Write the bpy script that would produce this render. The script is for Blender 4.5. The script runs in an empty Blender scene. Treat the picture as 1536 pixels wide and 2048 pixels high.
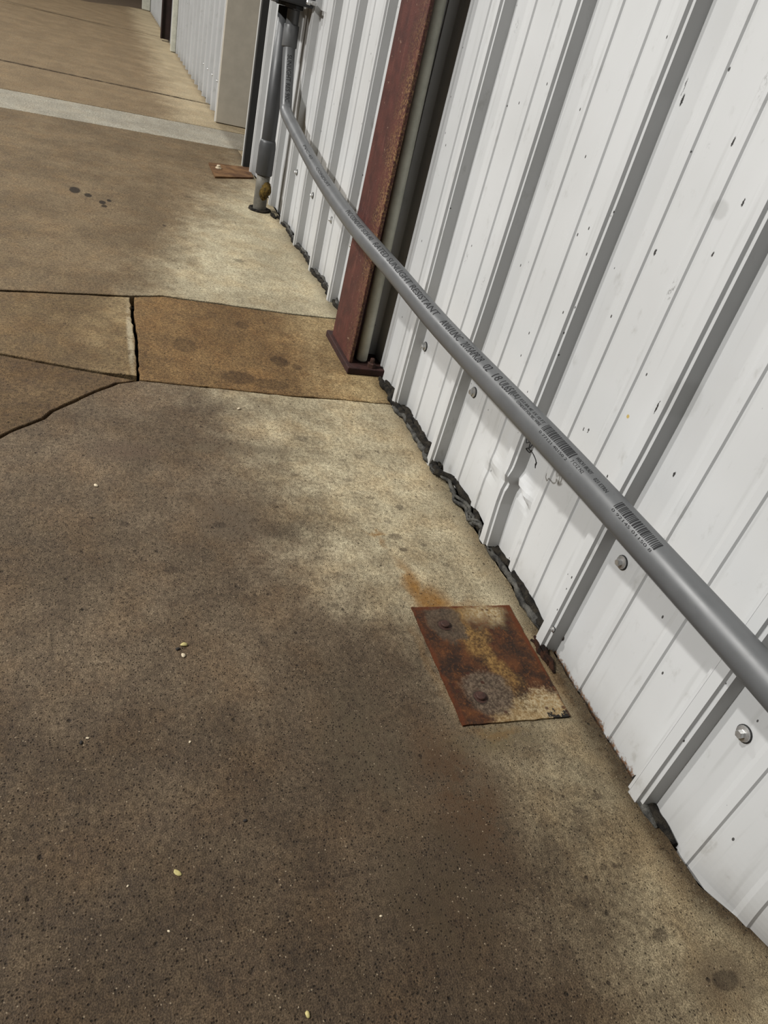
import bpy, bmesh, math, random
from mathutils import Vector, Matrix, noise as mnoise

random.seed(7)
S = bpy.context.scene
COL = S.collection
# world axes: x runs along the wall away from the viewer, y out of the wall, z up

# ------------------------------------------------------------------ camera
FPX = 1457.34
CAMLOC = Vector((-0.45032, 0.79334, 0.86213))
YAW, PITCH, ROLL = -0.45987, -0.58033, 0.28130
fwd = Vector((math.cos(PITCH)*math.cos(YAW), math.cos(PITCH)*math.sin(YAW), math.sin(PITCH)))
rgt = Vector((math.sin(YAW), -math.cos(YAW), 0))
upv = rgt.cross(fwd)
cr, sr = math.cos(ROLL), math.sin(ROLL)
R_ = rgt*cr + upv*sr
U_ = -rgt*sr + upv*cr
cam = bpy.data.cameras.new('camera')
camo = bpy.data.objects.new('camera', cam); COL.objects.link(camo)
M = Matrix(((R_.x, U_.x, -fwd.x, CAMLOC.x), (R_.y, U_.y, -fwd.y, CAMLOC.y), (R_.z, U_.z, -fwd.z, CAMLOC.z), (0, 0, 0, 1)))
camo.matrix_world = M
cam.sensor_fit = 'VERTICAL'; cam.sensor_height = 24.0
cam.lens = 24.0*FPX/2048
cam.clip_start = 0.02; cam.clip_end = 200
S.camera = camo

# ------------------------------------------------------------------ light
w = bpy.data.worlds.new('night_sky'); S.world = w; w.use_nodes = True
bg = w.node_tree.nodes['Background']
bg.inputs[0].default_value = (0.95, 0.97, 1.0, 1); bg.inputs[1].default_value = 0.012

def area(name, loc, target, size, power, color):
    l = bpy.data.lights.new(name, 'AREA'); l.shape = 'DISK'; l.size = size; l.energy = power; l.color = color
    o = bpy.data.objects.new(name, l); COL.objects.link(o); o.location = loc
    d = Vector(target)-Vector(loc); o.rotation_euler = d.to_track_quat('-Z', 'Y').to_euler()
    return o
area('yard_floodlight', (0.7, 8.0, 6.1), (0.8, 0.0, 0.3), 0.40, 1000, (1.0, 0.985, 0.955))
area('far_yard_floodlight', (3.5, 8.0, 9.5), (1.5, 0.0, 0.3), 0.45, 1010, (1.0, 0.98, 0.945))

area('far_fill_light', (13.0, 6.5, 7.0), (9.0, 0.0, 0.3), 0.45, 650, (1.0, 0.98, 0.945))  # added unseen lamp that brightens the far wall and floor

S.view_settings.view_transform = 'Standard'; S.view_settings.look = 'None'
S.view_settings.exposure = 0.0; S.view_settings.gamma = 1.0
S.view_settings.use_curve_mapping = False

# ------------------------------------------------------------------ node helpers
class NT:
    def __init__(s, name):
        s.m = bpy.data.materials.new(name); s.m.use_nodes = True
        s.t = s.m.node_tree; s.b = s.t.nodes['Principled BSDF']
    def n(s, typ, **kw):
        x = s.t.nodes.new(typ)
        for k, v in kw.items(): setattr(x, k, v)
        return x
    def put(s, sock, v):
        if hasattr(v, 'is_output') or isinstance(v, bpy.types.NodeSocket): s.t.links.new(v, sock)
        else:
            if sock.type == 'RGBA' and len(v) == 3: v = (*v, 1)
            sock.default_value = v
    def math(s, op, a, b=0.0, c=None, clamp=False):
        x = s.n('ShaderNodeMath', operation=op); x.use_clamp = clamp
        s.put(x.inputs[0], a); s.put(x.inputs[1], b)
        if c is not None: s.put(x.inputs[2], c)
        return x.outputs[0]
    def vmath(s, op, a, b=(0, 0, 0)):
        x = s.n('ShaderNodeVectorMath', operation=op)
        s.put(x.inputs[0], a); s.put(x.inputs[1], b)
        return x.outputs['Value'] if op in ('LENGTH', 'DISTANCE', 'DOT_PRODUCT') else x.outputs[0]
    def pos(s): return s.n('ShaderNodeNewGeometry').outputs['Position']
    def obj(s): return s.n('ShaderNodeTexCoord').outputs['Object']
    def sep(s, v):
        x = s.n('ShaderNodeSeparateXYZ'); s.put(x.inputs[0], v); return x.outputs
    def comb(s, a, b, c):
        x = s.n('ShaderNodeCombineXYZ')
        for i, v in enumerate((a, b, c)): s.put(x.inputs[i], v)
        return x.outputs[0]
    def noise(s, v, scale, detail=3, rough=0.55, dist=0.0):
        x = s.n('ShaderNodeTexNoise'); s.put(x.inputs['Vector'], v)
        x.inputs['Scale'].default_value = scale; x.inputs['Detail'].default_value = detail
        x.inputs['Roughness'].default_value = rough; x.inputs['Distortion'].default_value = dist
        return x.outputs[0]
    def voro(s, v, scale, feature='F1', rnd=1.0):
        x = s.n('ShaderNodeTexVoronoi', feature=feature); s.put(x.inputs['Vector'], v)
        x.inputs['Scale'].default_value = scale; x.inputs['Randomness'].default_value = rnd
        return x
    def ss(s, v, lo, hi, a=0.0, b=1.0):
        x = s.n('ShaderNodeMapRange', interpolation_type='SMOOTHSTEP')
        s.put(x.inputs[0], v); s.put(x.inputs[1], lo); s.put(x.inputs[2], hi); s.put(x.inputs[3], a); s.put(x.inputs[4], b)
        return x.outputs[0]
    def mix(s, f, a, b, mode='MIX'):
        x = s.n('ShaderNodeMix', data_type='RGBA', blend_type=mode)
        s.put(x.inputs[0], f); s.put(x.inputs[6], a); s.put(x.inputs[7], b)
        return x.outputs[2]
    def ramp(s, v, stops):
        x = s.n('ShaderNodeValToRGB'); s.put(x.inputs[0], v)
        e = x.color_ramp.elements
        while len(e) < len(stops): e.new(0.5)
        for i, (p, c) in enumerate(stops):
            e[i].position = p
            e[i].color = (c, c, c, 1) if not isinstance(c, tuple) else (*c, 1)
        return x.outputs[0]
    def bump(s, h, strength, dist):
        x = s.n('ShaderNodeBump'); x.inputs['Strength'].default_value = strength; x.inputs['Distance'].default_value = dist
        s.put(x.inputs['Height'], h); s.t.links.new(x.outputs[0], s.b.inputs['Normal'])
    def out(s, color=None, rough=None, metal=None, spec=None):
        for k, v in (('Base Color', color), ('Roughness', rough), ('Metallic', metal), ('Specular IOR Level', spec)):
            if v is not None: s.put(s.b.inputs[k], v)
        return s.m
    def blob(s, p, c, r, power=(0.7, 1.15)):
        d = s.vmath('MULTIPLY', s.vmath('SUBTRACT', p, (c[0], c[1], 0)), (1/r[0], 1/r[1], 0))
        return s.ss(s.vmath('LENGTH', d), power[0], power[1], 1.0, 0.0)

REFL = 0.72     # colours below are read off at the lamps' brightness; this turns them into reflectances
def srgb(r, g, b):
    f = lambda c: ((c/255+0.055)/1.055)**2.4 if c > 10 else c/255/12.92
    return (f(r)*REFL, f(g)*REFL, f(b)*REFL)

# ------------------------------------------------------------------ materials
def concrete(name, dark, pale, edge=None, spots=(), rust=(), exposed=1.0, tone=True, patch=(), pale_amt=1.0, var=1.0, spotcol=(.36, .34, .34)):
    t = NT(name); P = t.pos(); X = t.sep(P)
    big = t.noise(P, 4.0, 5, 0.6); mid = t.noise(P, 22, 5, 0.65); fine = t.noise(P, 120, 3, 0.7)
    grain = t.noise(P, 520, 2, 0.6)
    # pale cement that shows along the wall, brown walked-on grime away from it
    if edge is None:
        ev = t.ramp(t.math('DIVIDE', t.math('ADD', X[0], 0.4), 6.4),
            [((a+0.4)/6.4, b) for a, b in ((-0.4, .20), (-.17, .235), (.07, .262), (.18, .252), (.34, .27), (.44, .39), (.63, .45), (.84, .47), (1.06, .52), (1.24, .56),
              (1.83, .70), (2.14, .64), (2.6, .50), (3.2, .33), (3.6, .17), (4.4, -0.0), (4.9, .05), (5.2, .28), (6.0, .30))])
        es = t.math('ADD', ev, 0.0)
    else: es = edge
    wob = t.math('MULTIPLY', t.math('SUBTRACT', t.math('ADD', big, t.math('MULTIPLY', mid, 0.6)), 0.8), 0.20)
    d = t.math('ADD', t.math('SUBTRACT', es, X[1]), wob)
    pm = t.math('MULTIPLY', t.ss(d, -0.10, 0.24), pale_amt)
    c = t.mix(pm, dark, pale)
    if tone:   # viewer's shadow and grime, both painted into the colour towards the near end
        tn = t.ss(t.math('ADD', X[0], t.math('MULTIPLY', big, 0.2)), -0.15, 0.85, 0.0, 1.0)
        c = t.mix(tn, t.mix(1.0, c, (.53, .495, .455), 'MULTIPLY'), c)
    # blotches
    c0 = c
    c = t.mix(t.ss(big, 0.36, 0.66), t.mix(1.0, c, (.74, .72, .70), 'MULTIPLY'), t.mix(1.0, c, (1.12, 1.12, 1.12), 'MULTIPLY'))
    c = t.mix(t.ss(mid, 0.30, 0.70), t.mix(1.0, c, (.80, .76, .72), 'MULTIPLY'), t.mix(1.0, c, (1.14, 1.14, 1.13), 'MULTIPLY'))
    hue = t.noise(t.vmath('ADD', P, (7, 3, 0)), 9, 4, 0.6)
    c = t.mix(t.ss(hue, 0.40, 0.70), c, t.mix(1.0, c, (1.05, .98, .90), 'MULTIPLY'))
    if var < 1.0: c = t.mix(var, c0, c)
    c = t.mix(t.ss(fine, 0.30, 0.70), t.mix(1.0, c, (.66, .65, .64), 'MULTIPLY'), t.mix(1.0, c, (1.28, 1.28, 1.28), 'MULTIPLY'))
    c = t.mix(t.ss(grain, 0.34, 0.66), t.mix(1.0, c, (.60, .58, .56), 'MULTIPLY'), t.mix(1.0, c, (1.36, 1.36, 1.36), 'MULTIPLY'))
    for pc, pr, pcol, amt in patch:
        q = t.vmath('ADD', P, t.vmath('SCALE', t.comb(t.math('SUBTRACT', mid, .5), t.math('SUBTRACT', fine, .5), 0.0), (0, 0, 0)))
        m_ = t.math('MULTIPLY', t.math('MULTIPLY', t.blob(P, pc, pr, (0.3, 1.2)), t.ss(t.math('ADD', mid, t.math('MULTIPLY', fine, .5)), .55, .85)), amt)
        c = t.mix(m_, c, pcol)
    # round damp spots
    if spots:
        acc = None
        pj = t.vmath('ADD', P, t.comb(t.math('MULTIPLY', t.math('SUBTRACT', fine, .5), .012), t.math('MULTIPLY', t.math('SUBTRACT', mid, .5), .012), 0.0))
        for (sx, sy), (rx, ry), a in spots:
            b_ = t.math('MULTIPLY', t.blob(pj, (sx, sy), (rx, ry), (.75, 1.1)), a)
            acc = b_ if acc is None else t.math('MAXIMUM', acc, b_)
        c = t.mix(acc, c, t.mix(1.0, c, spotcol, 'MULTIPLY'))
    if rust:
        acc = None
        pj = t.vmath('ADD', P, t.comb(t.math('MULTIPLY', t.math('SUBTRACT', mid, .5), .08), t.math('MULTIPLY', t.math('SUBTRACT', mid, .5), .05), 0.0))
        for (sx, sy), (rx, ry), a in rust:
            b_ = t.math('MULTIPLY', t.blob(pj, (sx, sy), (rx, ry), (.2, 1.2)), a)
            acc = b_ if acc is None else t.math('MAXIMUM', acc, b_)
        rc = t.mix(fine, srgb(92, 58, 18), srgb(156, 110, 42))
        c = t.mix(t.math('MULTIPLY', acc, t.ss(mid, .2, .6, .55, 1.0)), c, rc)
    # damp dirt packed along the foot of the wall
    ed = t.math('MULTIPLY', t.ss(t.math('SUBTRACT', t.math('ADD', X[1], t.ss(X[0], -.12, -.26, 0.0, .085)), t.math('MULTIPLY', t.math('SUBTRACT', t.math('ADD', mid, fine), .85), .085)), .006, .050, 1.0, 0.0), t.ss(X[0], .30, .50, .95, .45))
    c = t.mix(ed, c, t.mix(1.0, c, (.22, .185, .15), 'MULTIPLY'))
    # black pits and pale grains of aggregate
    v1 = t.voro(P, 260); vc = t.sep(v1.outputs['Color'])
    pit = t.math('MULTIPLY', t.ss(v1.outputs['Distance'], .20, .42, 1.0, 0.0), t.math('GREATER_THAN', vc[0], t.math('SUBTRACT', 0.86, t.math('MULTIPLY', t.ss(pm, 0, 1, 1, 0), 0.16*exposed))))
    c = t.mix(t.math('MULTIPLY', pit, .8), c, t.mix(1.0, c, (.22, .2, .18), 'MULTIPLY'))
    v2 = t.voro(t.vmath('ADD', P, (.3, .7, 0)), 330); vd = t.sep(v2.outputs['Color'])
    gr = t.math('MULTIPLY', t.ss(v2.outputs['Distance'], .22, .40, 1.0, 0.0), t.math('GREATER_THAN', vd[1], 0.978))
    c = t.mix(t.math('MULTIPLY', gr, .55*exposed), c, srgb(178, 160, 134))
    v3 = t.voro(t.vmath('ADD', P, (.9, .1, 0)), 42); ve = t.sep(v3.outputs['Color'])
    pit2 = t.math('MULTIPLY', t.ss(v3.outputs['Distance'], .07, .16, 1.0, 0.0), t.math('GREATER_THAN', ve[0], 0.80))
    c = t.mix(t.math('MULTIPLY', pit2, .8), c, t.mix(1.0, c, (.2, .18, .17), 'MULTIPLY'))
    h = t.math('ADD', t.math('MULTIPLY', fine, .5), t.math('ADD', t.math('MULTIPLY', grain, .9), t.math('MULTIPLY', t.math('ADD', pit, pit2), -1.2)))
    t.bump(h, 0.55, 0.0022)
    return t.out(c, t.ss(mid, .3, .7, .68, .92), None, 0.22)

SC_B = (.016, .015, .014)
SCUFFS = [(.321, .495, .0016, .012, SC_B, .95), (.583, .863, .0024, .009, SC_B, .95), (.590, .880, .001, .014, SC_B, .8), (.502, .666, .0026, .006, SC_B, .95), (.446, .834, .0022, .007, SC_B, .95),
          (.379, .773, .0016, .006, SC_B, .95), (.388, .701, .0024, .004, SC_B, .95), (.262, .418, .0020, .005, SC_B, .95), (.402, .436, .0036, .0036, (.38, .27, .06), .9),
          (.475, .366, .0016, .005, SC_B, .9), (.488, .362, .0012, .004, SC_B, .9), (.648, .921, .006, .012, SC_B, .7),
          (.412, .754, .016, .014, (.24, .24, .23), .35), (.30, .52, .02, .03, (.29, .29, .28), .3)]
def make_wall_paint():
    t = NT('white_painted_steel'); P = t.pos(); X = t.sep(P)
    Q = t.comb(X[0], t.math('MULTIPLY', X[1], 1.0), t.math('MULTIPLY', X[2], .55))
    big = t.noise(P, 3.0, 4); mid = t.noise(Q, 26, 5, .65); fine = t.noise(P, 160, 3, .7)
    c = t.mix(t.ss(big, .3, .7), (.425, .430, .428), (.462, .468, .468))
    c = t.mix(t.math('MULTIPLY', t.ss(mid, .58, .74), .38), c, srgb(150, 148, 140))
    # vertical rub marks
    st = t.noise(t.comb(t.math('MULTIPLY', X[0], 60.0), 0.0, t.math('MULTIPLY', X[2], 3.0)), 1.0, 3)
    c = t.mix(t.math('MULTIPLY', t.ss(st, .58, .72), .14), c, srgb(120, 118, 110))
    # fly specks and scuffs
    v1 = t.voro(t.comb(t.math('MULTIPLY', X[0], 1.0), t.math('MULTIPLY', X[1], .6), t.math('MULTIPLY', X[2], .6)), 46)
    vc = t.sep(v1.outputs['Color'])
    sp = t.math('MULTIPLY', t.ss(v1.outputs['Distance'], t.math('MULTIPLY', vc[1], .075), t.math('ADD', t.math('MULTIPLY', vc[1], .075), .02), 1.0, 0.0), t.math('GREATER_THAN', vc[0], .52))
    c = t.mix(t.math('MULTIPLY', sp, .9), c, (.018, .017, .016))
    v2 = t.voro(t.comb(t.math('MULTIPLY', X[0], 1.0), t.math('MULTIPLY', X[1], .5), t.math('MULTIPLY', X[2], .45)), 16)
    ve = t.sep(v2.outputs['Color'])
    sc = t.math('MULTIPLY', t.math('MULTIPLY', t.ss(v2.outputs['Distance'], .05, .16, 1.0, 0.0), t.math('GREATER_THAN', ve[0], .70)), t.ss(fine, .5, .62))
    c = t.mix(t.math('MULTIPLY', sc, .55), c, srgb(70, 68, 62))
    # black scuffs and runs, one yellow fleck
    W = t.comb(X[0], X[2], 0.0)
    for cx, cz, rx, rz_, col, am in SCUFFS:
        pj = t.vmath('ADD', W, t.comb(t.math('MULTIPLY', t.math('SUBTRACT', fine, .5), .008), 0.0, 0.0))
        c = t.mix(t.math('MULTIPLY', t.blob(pj, (cx, cz), (rx, rz_), (.7, 1.1)), am), c, col)
    # rust creeping up from the cut bottom edge
    rz = t.math('SUBTRACT', t.math('SUBTRACT', X[2], t.math('MULTIPLY', t.math('SUBTRACT', fine, .5), .030)), t.math('MULTIPLY', t.math('SUBTRACT', mid, .5), .03))
    near = t.ss(X[0], .30, .42, 1.0, .0)
    rz = t.math('ADD', rz, t.math('MULTIPLY', t.ss(X[0], -.02, -.10), .015))
    rm = t.math('MULTIPLY', t.ss(rz, -.010, .001, 1.0, 0.0), near)
    c = t.mix(t.math('MULTIPLY', rm, .95), c, t.mix(t.ss(fine, .4, .6), srgb(26, 14, 8), srgb(120, 78, 44)))
    low = t.math('MULTIPLY', t.ss(t.math('ADD', X[2], t.math('MULTIPLY', mid, -.08)), -.05, .05, 1.0, 0.0), .22)
    c = t.mix(low, c, srgb(120, 108, 88))
    t.bump(mid, .05, .002)
    return t.out(c, .38, None, .45)

def simple(name, col, rough=.6, metal=0.0, var=.25, scale=30, bump=.15, spec=.4, col2=None, bd=.002):
    t = NT(name); P = t.pos(); a = t.noise(P, scale, 5, .65)
    c2 = col2 if col2 else tuple(x*(1-var) for x in col)
    c = t.mix(t.ss(a, .32, .68), c2, col)
    if bump: t.bump(t.noise(P, scale*6, 3, .6), bump, bd)
    return t.out(c, rough, metal, spec)

def make_red_steel():
    t = NT('red_oxide_painted_steel'); P = t.pos(); X = t.sep(P)
    mid = t.noise(P, 18, 5, .65); fine = t.noise(P, 170, 3, .75)
    stre = t.noise(t.comb(t.math('MULTIPLY', X[0], 90.0), t.math('MULTIPLY', X[1], 90.0), t.math('MULTIPLY', X[2], 9.0)), 1.0, 4, .7)
    c = t.mix(t.ss(mid, .3, .7), srgb(66, 36, 32), srgb(90, 49, 42))
    c = t.mix(t.math('MULTIPLY', t.ss(stre, .55, .8), .45), c, srgb(140, 96, 82))
    # worn speckle of ochre rust, thickest by the near flange edge
    e = t.ss(t.math('ADD', X[0], t.math('MULTIPLY', t.math('SUBTRACT', mid, .5), .16)), 1.40, 1.54, 1.0, 0.0)
    band = t.ss(t.math('ABSOLUTE', t.math('SUBTRACT', X[2], .52)), .05, .42, 1.0, .35)
    m_ = t.math('MULTIPLY', t.math('MULTIPLY', e, band), t.ss(fine, .47, .58))
    c = t.mix(t.math('MULTIPLY', m_, .95), c, t.mix(t.noise(P, 60), srgb(116, 76, 36), srgb(178, 146, 100)))
    fl = t.math('MULTIPLY', t.ss(t.noise(P, 75, 3, .7), .66, .72), .6)
    c = t.mix(fl, c, srgb(168, 140, 118))
    t.bump(t.math('ADD', fine, mid), .35, .002)
    return t.out(c, .6, None, .35)

def make_rust_plate(s0, s1, y0, y1):
    t = NT('rusted_plate'); P = t.pos(); X = t.sep(P)
    mid = t.noise(P, 30, 5, .65); fine = t.noise(P, 190, 4, .75); big = t.noise(P, 11, 4, .6)
    u = t.math('DIVIDE', t.math('SUBTRACT', y0, X[1]), y0-y1)      # 0 outer edge .. 1 wall side
    v = t.math('DIVIDE', t.math('SUBTRACT', s0, X[0]), s0-s1)      # 0 far .. 1 near
    un = t.math('ADD', u, t.math('MULTIPLY', t.math('SUBTRACT', t.math('ADD', big, t.math('MULTIPLY', mid, .6)), .8), .55))
    vn = t.math('ADD', v, t.math('MULTIPLY', t.math('SUBTRACT', t.math('ADD', mid, t.math('MULTIPLY', fine, .5)), .75), .35))
    uv = t.comb(un, vn, 0.0)
    rust = t.mix(t.ss(mid, .36, .68), srgb(40, 24, 14), srgb(84, 48, 22))
    rust = t.mix(t.math('MULTIPLY', t.ss(fine, .50, .66), .5), rust, srgb(118, 72, 34))
    rust = t.mix(t.math('MULTIPLY', t.ss(big, .5, .66), .6), rust, srgb(44, 30, 20))
    cream = t.mix(t.ss(fine, .35, .7), srgb(138, 112, 72), srgb(182, 168, 136))
    ochre = t.mix(t.ss(fine, .3, .7), srgb(88, 62, 28), srgb(144, 112, 64))
    brk = t.ss(t.math('ADD', fine, t.math('MULTIPLY', mid, .7)), .62, .95)
    c = rust
    c = t.mix(t.math('MULTIPLY', t.blob(uv, (.66, .02), (.34, .20), (.3, 1.2)), .92), c, cream)
    dband = t.math('ABSOLUTE', t.math('SUBTRACT', t.math('SUBTRACT', un, .40), t.math('MULTIPLY', vn, .24)))
    c = t.mix(t.math('MULTIPLY', t.math('MULTIPLY', t.ss(dband, .02, .17, 1.0, 0.0), t.ss(v, .60, .9, .95, 0.15)), t.math('ADD', t.math('MULTIPLY', brk, .6), .4)), c, ochre)
    c = t.mix(t.math('MULTIPLY', t.blob(uv, (.80, .97), (.36, .20), (.5, 1.15)), .92), c, cream)
    c = t.mix(t.math('MULTIPLY', t.blob(uv, (.52, 1.02), (.30, .14), (.5, 1.15)), .85), c, t.mix(.4, cream, ochre))
    grey = t.mix(t.ss(fine, .34, .74), srgb(60, 48, 37), srgb(122, 106, 88))
    pu = t.comb(t.math('ADD', t.math('MULTIPLY', u, .55), t.math('MULTIPLY', un, .45)), t.math('ADD', t.math('MULTIPLY', v, .55), t.math('MULTIPLY', vn, .45)), 0.0)
    c = t.mix(t.math('MULTIPLY', t.blob(pu, (.27, .17), (.21, .20), (.8, 1.04)), .85), c, t.mix(.55, grey, srgb(66, 55, 42)))
    c = t.mix(t.math('MULTIPLY', t.blob(pu, (.34, .78), (.25, .20), (.75, 1.05)), .9), c, grey)
    uv0 = t.comb(u, v, 0.0)
    for bu, bv in ((.252, .183), (.252, .798)):
        c = t.mix(t.math('MULTIPLY', t.blob(uv0, (bu, bv), (.072, .056), (.75, 1.1)), .85), c, srgb(30, 20, 14))
    # deep red-brown pits
    vo = t.voro(P, 60); vc = t.sep(vo.outputs['Color'])
    pt = t.math('MULTIPLY', t.ss(vo.outputs['Distance'], .14, .30, 1.0, 0.0), t.math('GREATER_THAN', vc[0], .70))
    c = t.mix(t.math('MULTIPLY', pt, .8), c, srgb(58, 26, 12))
    hole = t.blob(uv, (.90, 1.0), (.13, .05), (.8, 1.05))
    c = t.mix(hole, c, srgb(30, 26, 22))
    e = t.ss(t.math('MINIMUM', t.math('MINIMUM', u, t.math('SUBTRACT', 1.0, u)), v), .015, .05, 1.0, 0.0)
    c = t.mix(t.math('MULTIPLY', e, t.ss(mid, .3, .6)), c, srgb(86, 42, 14))
    t.bump(t.math('ADD', fine, t.math('MULTIPLY', mid, 1.5)), .6, .0025)
    return t.out(c, .8, None, .25)

def make_pvc(name, col, r0=.24):
    t = NT(name); P = t.pos(); X = t.sep(P)
    mid = t.noise(P, 14, 4, .6)
    lon = t.noise(t.comb(t.math('MULTIPLY', X[0], 6.0), t.math('MULTIPLY', X[1], 220.0), t.math('MULTIPLY', X[2], 220.0)), 1.0, 3)
    c = t.mix(t.ss(mid, .3, .7), tuple(x*.88 for x in col), col)
    c = t.mix(t.math('MULTIPLY', t.ss(t.noise(P, 55, 5, .7), .62, .74), .35), c, tuple(x*.5 for x in col))
    t.bump(lon, .04, .001)
    return t.out(c, t.ss(mid, .3, .7, r0, r0+.1), None, .45)

MAT = {}
MAT['wall'] = make_wall_paint()
MAT['red'] = make_red_steel()
MAT['darkred'] = simple('dark_rust_plate', srgb(58, 27, 21), .75, 0, .5, 40, .5)  # dark rust red of the column's base plate
MAT['pvc'] = make_pvc('grey_pvc', (.090, .0925, .0945), .37)
MAT['riser'] = make_pvc('dark_grey_pvc', (.050, .052, .054), .42)
MAT['stub'] = simple('weathered_pvc', srgb(120, 116, 106), .6, 0, .4, 22, .2)
MAT['ink'] = simple('black_print', (.012, .012, .013), .85, 0, .2, 200, 0)
MAT['galv'] = simple('galvanised_steel', (.62, .62, .61), .38, .85, .25, 120, .1)
MAT['rubber'] = simple('black_rubber', (.012, .012, .012), .7, 0, .2, 90, .1)
MAT['foam'] = simple('grey_black_sealant', srgb(88, 86, 80), .7, 0, .6, 45, .8, .3, srgb(22, 21, 19), .004)
MAT['foamdark'] = simple('dirty_sealant', srgb(52, 47, 38), .85, 0, .6, 60, .9, .2, srgb(14, 12, 10), .004)
MAT['yellowfoam'] = simple('aged_spray_foam', srgb(128, 104, 48), .85, 0, .6, 70, .8, .2, srgb(54, 42, 18), .004)
MAT['palepipe'] = simple('pale_grey_green_paint', srgb(222, 222, 206), .5, 0, .2, 20, .1)
MAT['box'] = simple('dark_grey_box_paint', (.026, .027, .028), .5, 0, .25, 30, .1)
MAT['beige'] = simple('beige_grey_jamb_paint', srgb(206, 198, 182), .5, 0, .12, 9, .05)
MAT['black'] = simple('black_weatherstrip', (.013, .013, .012), .6, 0, .2, 30, .1)
MAT['trimwhite'] = simple('white_trim_paint', (.47, .47, .455), .4, 0, .08, 12, .05)
MAT['darkpost'] = simple('dark_brown_steel', srgb(52, 32, 26), .6, 0, .4, 20, .2)
MAT['subbase'] = simple('dark_soil_in_joint', srgb(15, 12, 9), .95, 0, .6, 60, .6, .1)
MAT['asphalt'] = simple('worn_asphalt', srgb(104, 88, 70), .9, 0, .35, 20, .4, .2)
MAT['interior'] = simple('dark_interior', (.03, .028, .025), .9, 0, .2, 10, 0)
MAT['bolt'] = simple('rusted_bolt', srgb(78, 50, 40), .7, .2, .5, 120, .4)
MAT['palestone'] = simple('pale_quartz', srgb(222, 206, 176), .6, 0, .2, 150, .2)
MAT['yellowstone'] = simple('yellowish_chip', srgb(196, 182, 120), .6, 0, .25, 150, .2)
MAT['darkstone'] = simple('dark_crumb', srgb(34, 28, 24), .8, 0, .3, 150, .3)
MAT['pewash'] = simple('pebble_grit', srgb(170, 152, 128), .8, 0, .4, 200, .1)

# ------------------------------------------------------------------ object helpers
def tag(o, label=None, cat=None, group=None, kind=None):
    if label: o['label'] = label
    if cat: o['category'] = cat
    if group: o['group'] = group
    if kind: o['kind'] = kind
    return o
def empty(name, loc=(0, 0, 0), **kw):
    o = bpy.data.objects.new(name, None); COL.objects.link(o); o.location = loc; o.empty_display_size = .05
    return tag(o, **kw)
def mesh(name, verts, faces, mat, parent=None, smooth=False, **kw):
    me = bpy.data.meshes.new(name); me.from_pydata([tuple(v) for v in verts], [], faces); me.update()
    if isinstance(mat, (list, tuple)):
        for m in mat: me.materials.append(m)
    else: me.materials.append(mat)
    if smooth:
        for p in me.polygons: p.use_smooth = True
    return link(name, me, parent, **kw)
def link(name, me, parent=None, **kw):
    o = bpy.data.objects.new(name, me); COL.objects.link(o)
    if parent is not None:
        o.parent = parent
        o.matrix_parent_inverse = Matrix.Translation(-wloc(parent))
    return tag(o, **kw)
def wloc(o):
    v = o.location.copy()
    p = o.parent
    while p is not None:
        v = v + p.matrix_parent_inverse.translation + p.location if False else v
        p = p.parent
    return v
def bm_obj(name, bm, mat, parent=None, smooth=False, **kw):
    me = bpy.data.meshes.new(name); bm.to_mesh(me); bm.free()
    for m in (mat if isinstance(mat, (list, tuple)) else [mat]): me.materials.append(m)
    if smooth:
        for p in me.polygons: p.use_smooth = True
    return link(name, me, parent, **kw)
def box_bm(x0, x1, y0, y1, z0, z1, bev=0.0, bm=None, seg=2):
    new = bmesh.new()
    bmesh.ops.create_cube(new, size=1.0)
    for v in new.verts: v.co = Vector(((x0+x1)/2+v.co.x*(x1-x0), (y0+y1)/2+v.co.y*(y1-y0), (z0+z1)/2+v.co.z*(z1-z0)))
    if bev: bmesh.ops.bevel(new, geom=list(new.edges), offset=bev, segments=seg, affect='EDGES', profile=.5)
    if bm is None: return new
    tmp = bpy.data.meshes.new('tmp'); new.to_mesh(tmp); new.free(); bm.from_mesh(tmp); bpy.data.meshes.remove(tmp)
    return bm
def frames(pts):
    out = []; prev = None
    for i, p in enumerate(pts):
        a = pts[max(i-1, 0)]; b = pts[min(i+1, len(pts)-1)]
        t = (b-a).normalized()
        if prev is None:
            ref = Vector((0, 1, 0)) if abs(t.y) < .9 else Vector((1, 0, 0))
            e1 = (ref-t*ref.dot(t)).normalized()
        else: e1 = (prev-t*prev.dot(t)).normalized()
        prev = e1
        out.append((p, t, e1, t.cross(e1)))
    return out
def tube(pts, r, seg=24, cap=True):
    """r: number, or function(i, angle) giving the radius"""
    fr = frames([Vector(p) for p in pts]); V = []; F = []
    for i, (p, t, a, b) in enumerate(fr):
        for k in range(seg):
            th = 2*math.pi*k/seg
            rr = r(i, th) if callable(r) else r
            V.append(p+(a*math.cos(th)+b*math.sin(th))*rr)
    for i in range(len(fr)-1):
        for k in range(seg):
            k2 = (k+1) % seg
            F.append((i*seg+k, i*seg+k2, (i+1)*seg+k2, (i+1)*seg+k))
    if cap:
        F.append(tuple(range(seg))[::-1]); F.append(tuple(range((len(fr)-1)*seg, len(fr)*seg)))
    return V, F
def catmull(P, n=8):
    P = [Vector(p) for p in P]; out = []
    for i in range(len(P)-1):
        p0, p1, p2, p3 = P[max(i-1, 0)], P[i], P[i+1], P[min(i+2, len(P)-1)]
        for k in range(n):
            t = k/n
            out.append(.5*((2*p1)+(p2-p0)*t+(2*p0-5*p1+4*p2-p3)*t*t+(3*p1-p0-3*p2+p3)*t**3))
    out.append(P[-1]); return out
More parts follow.
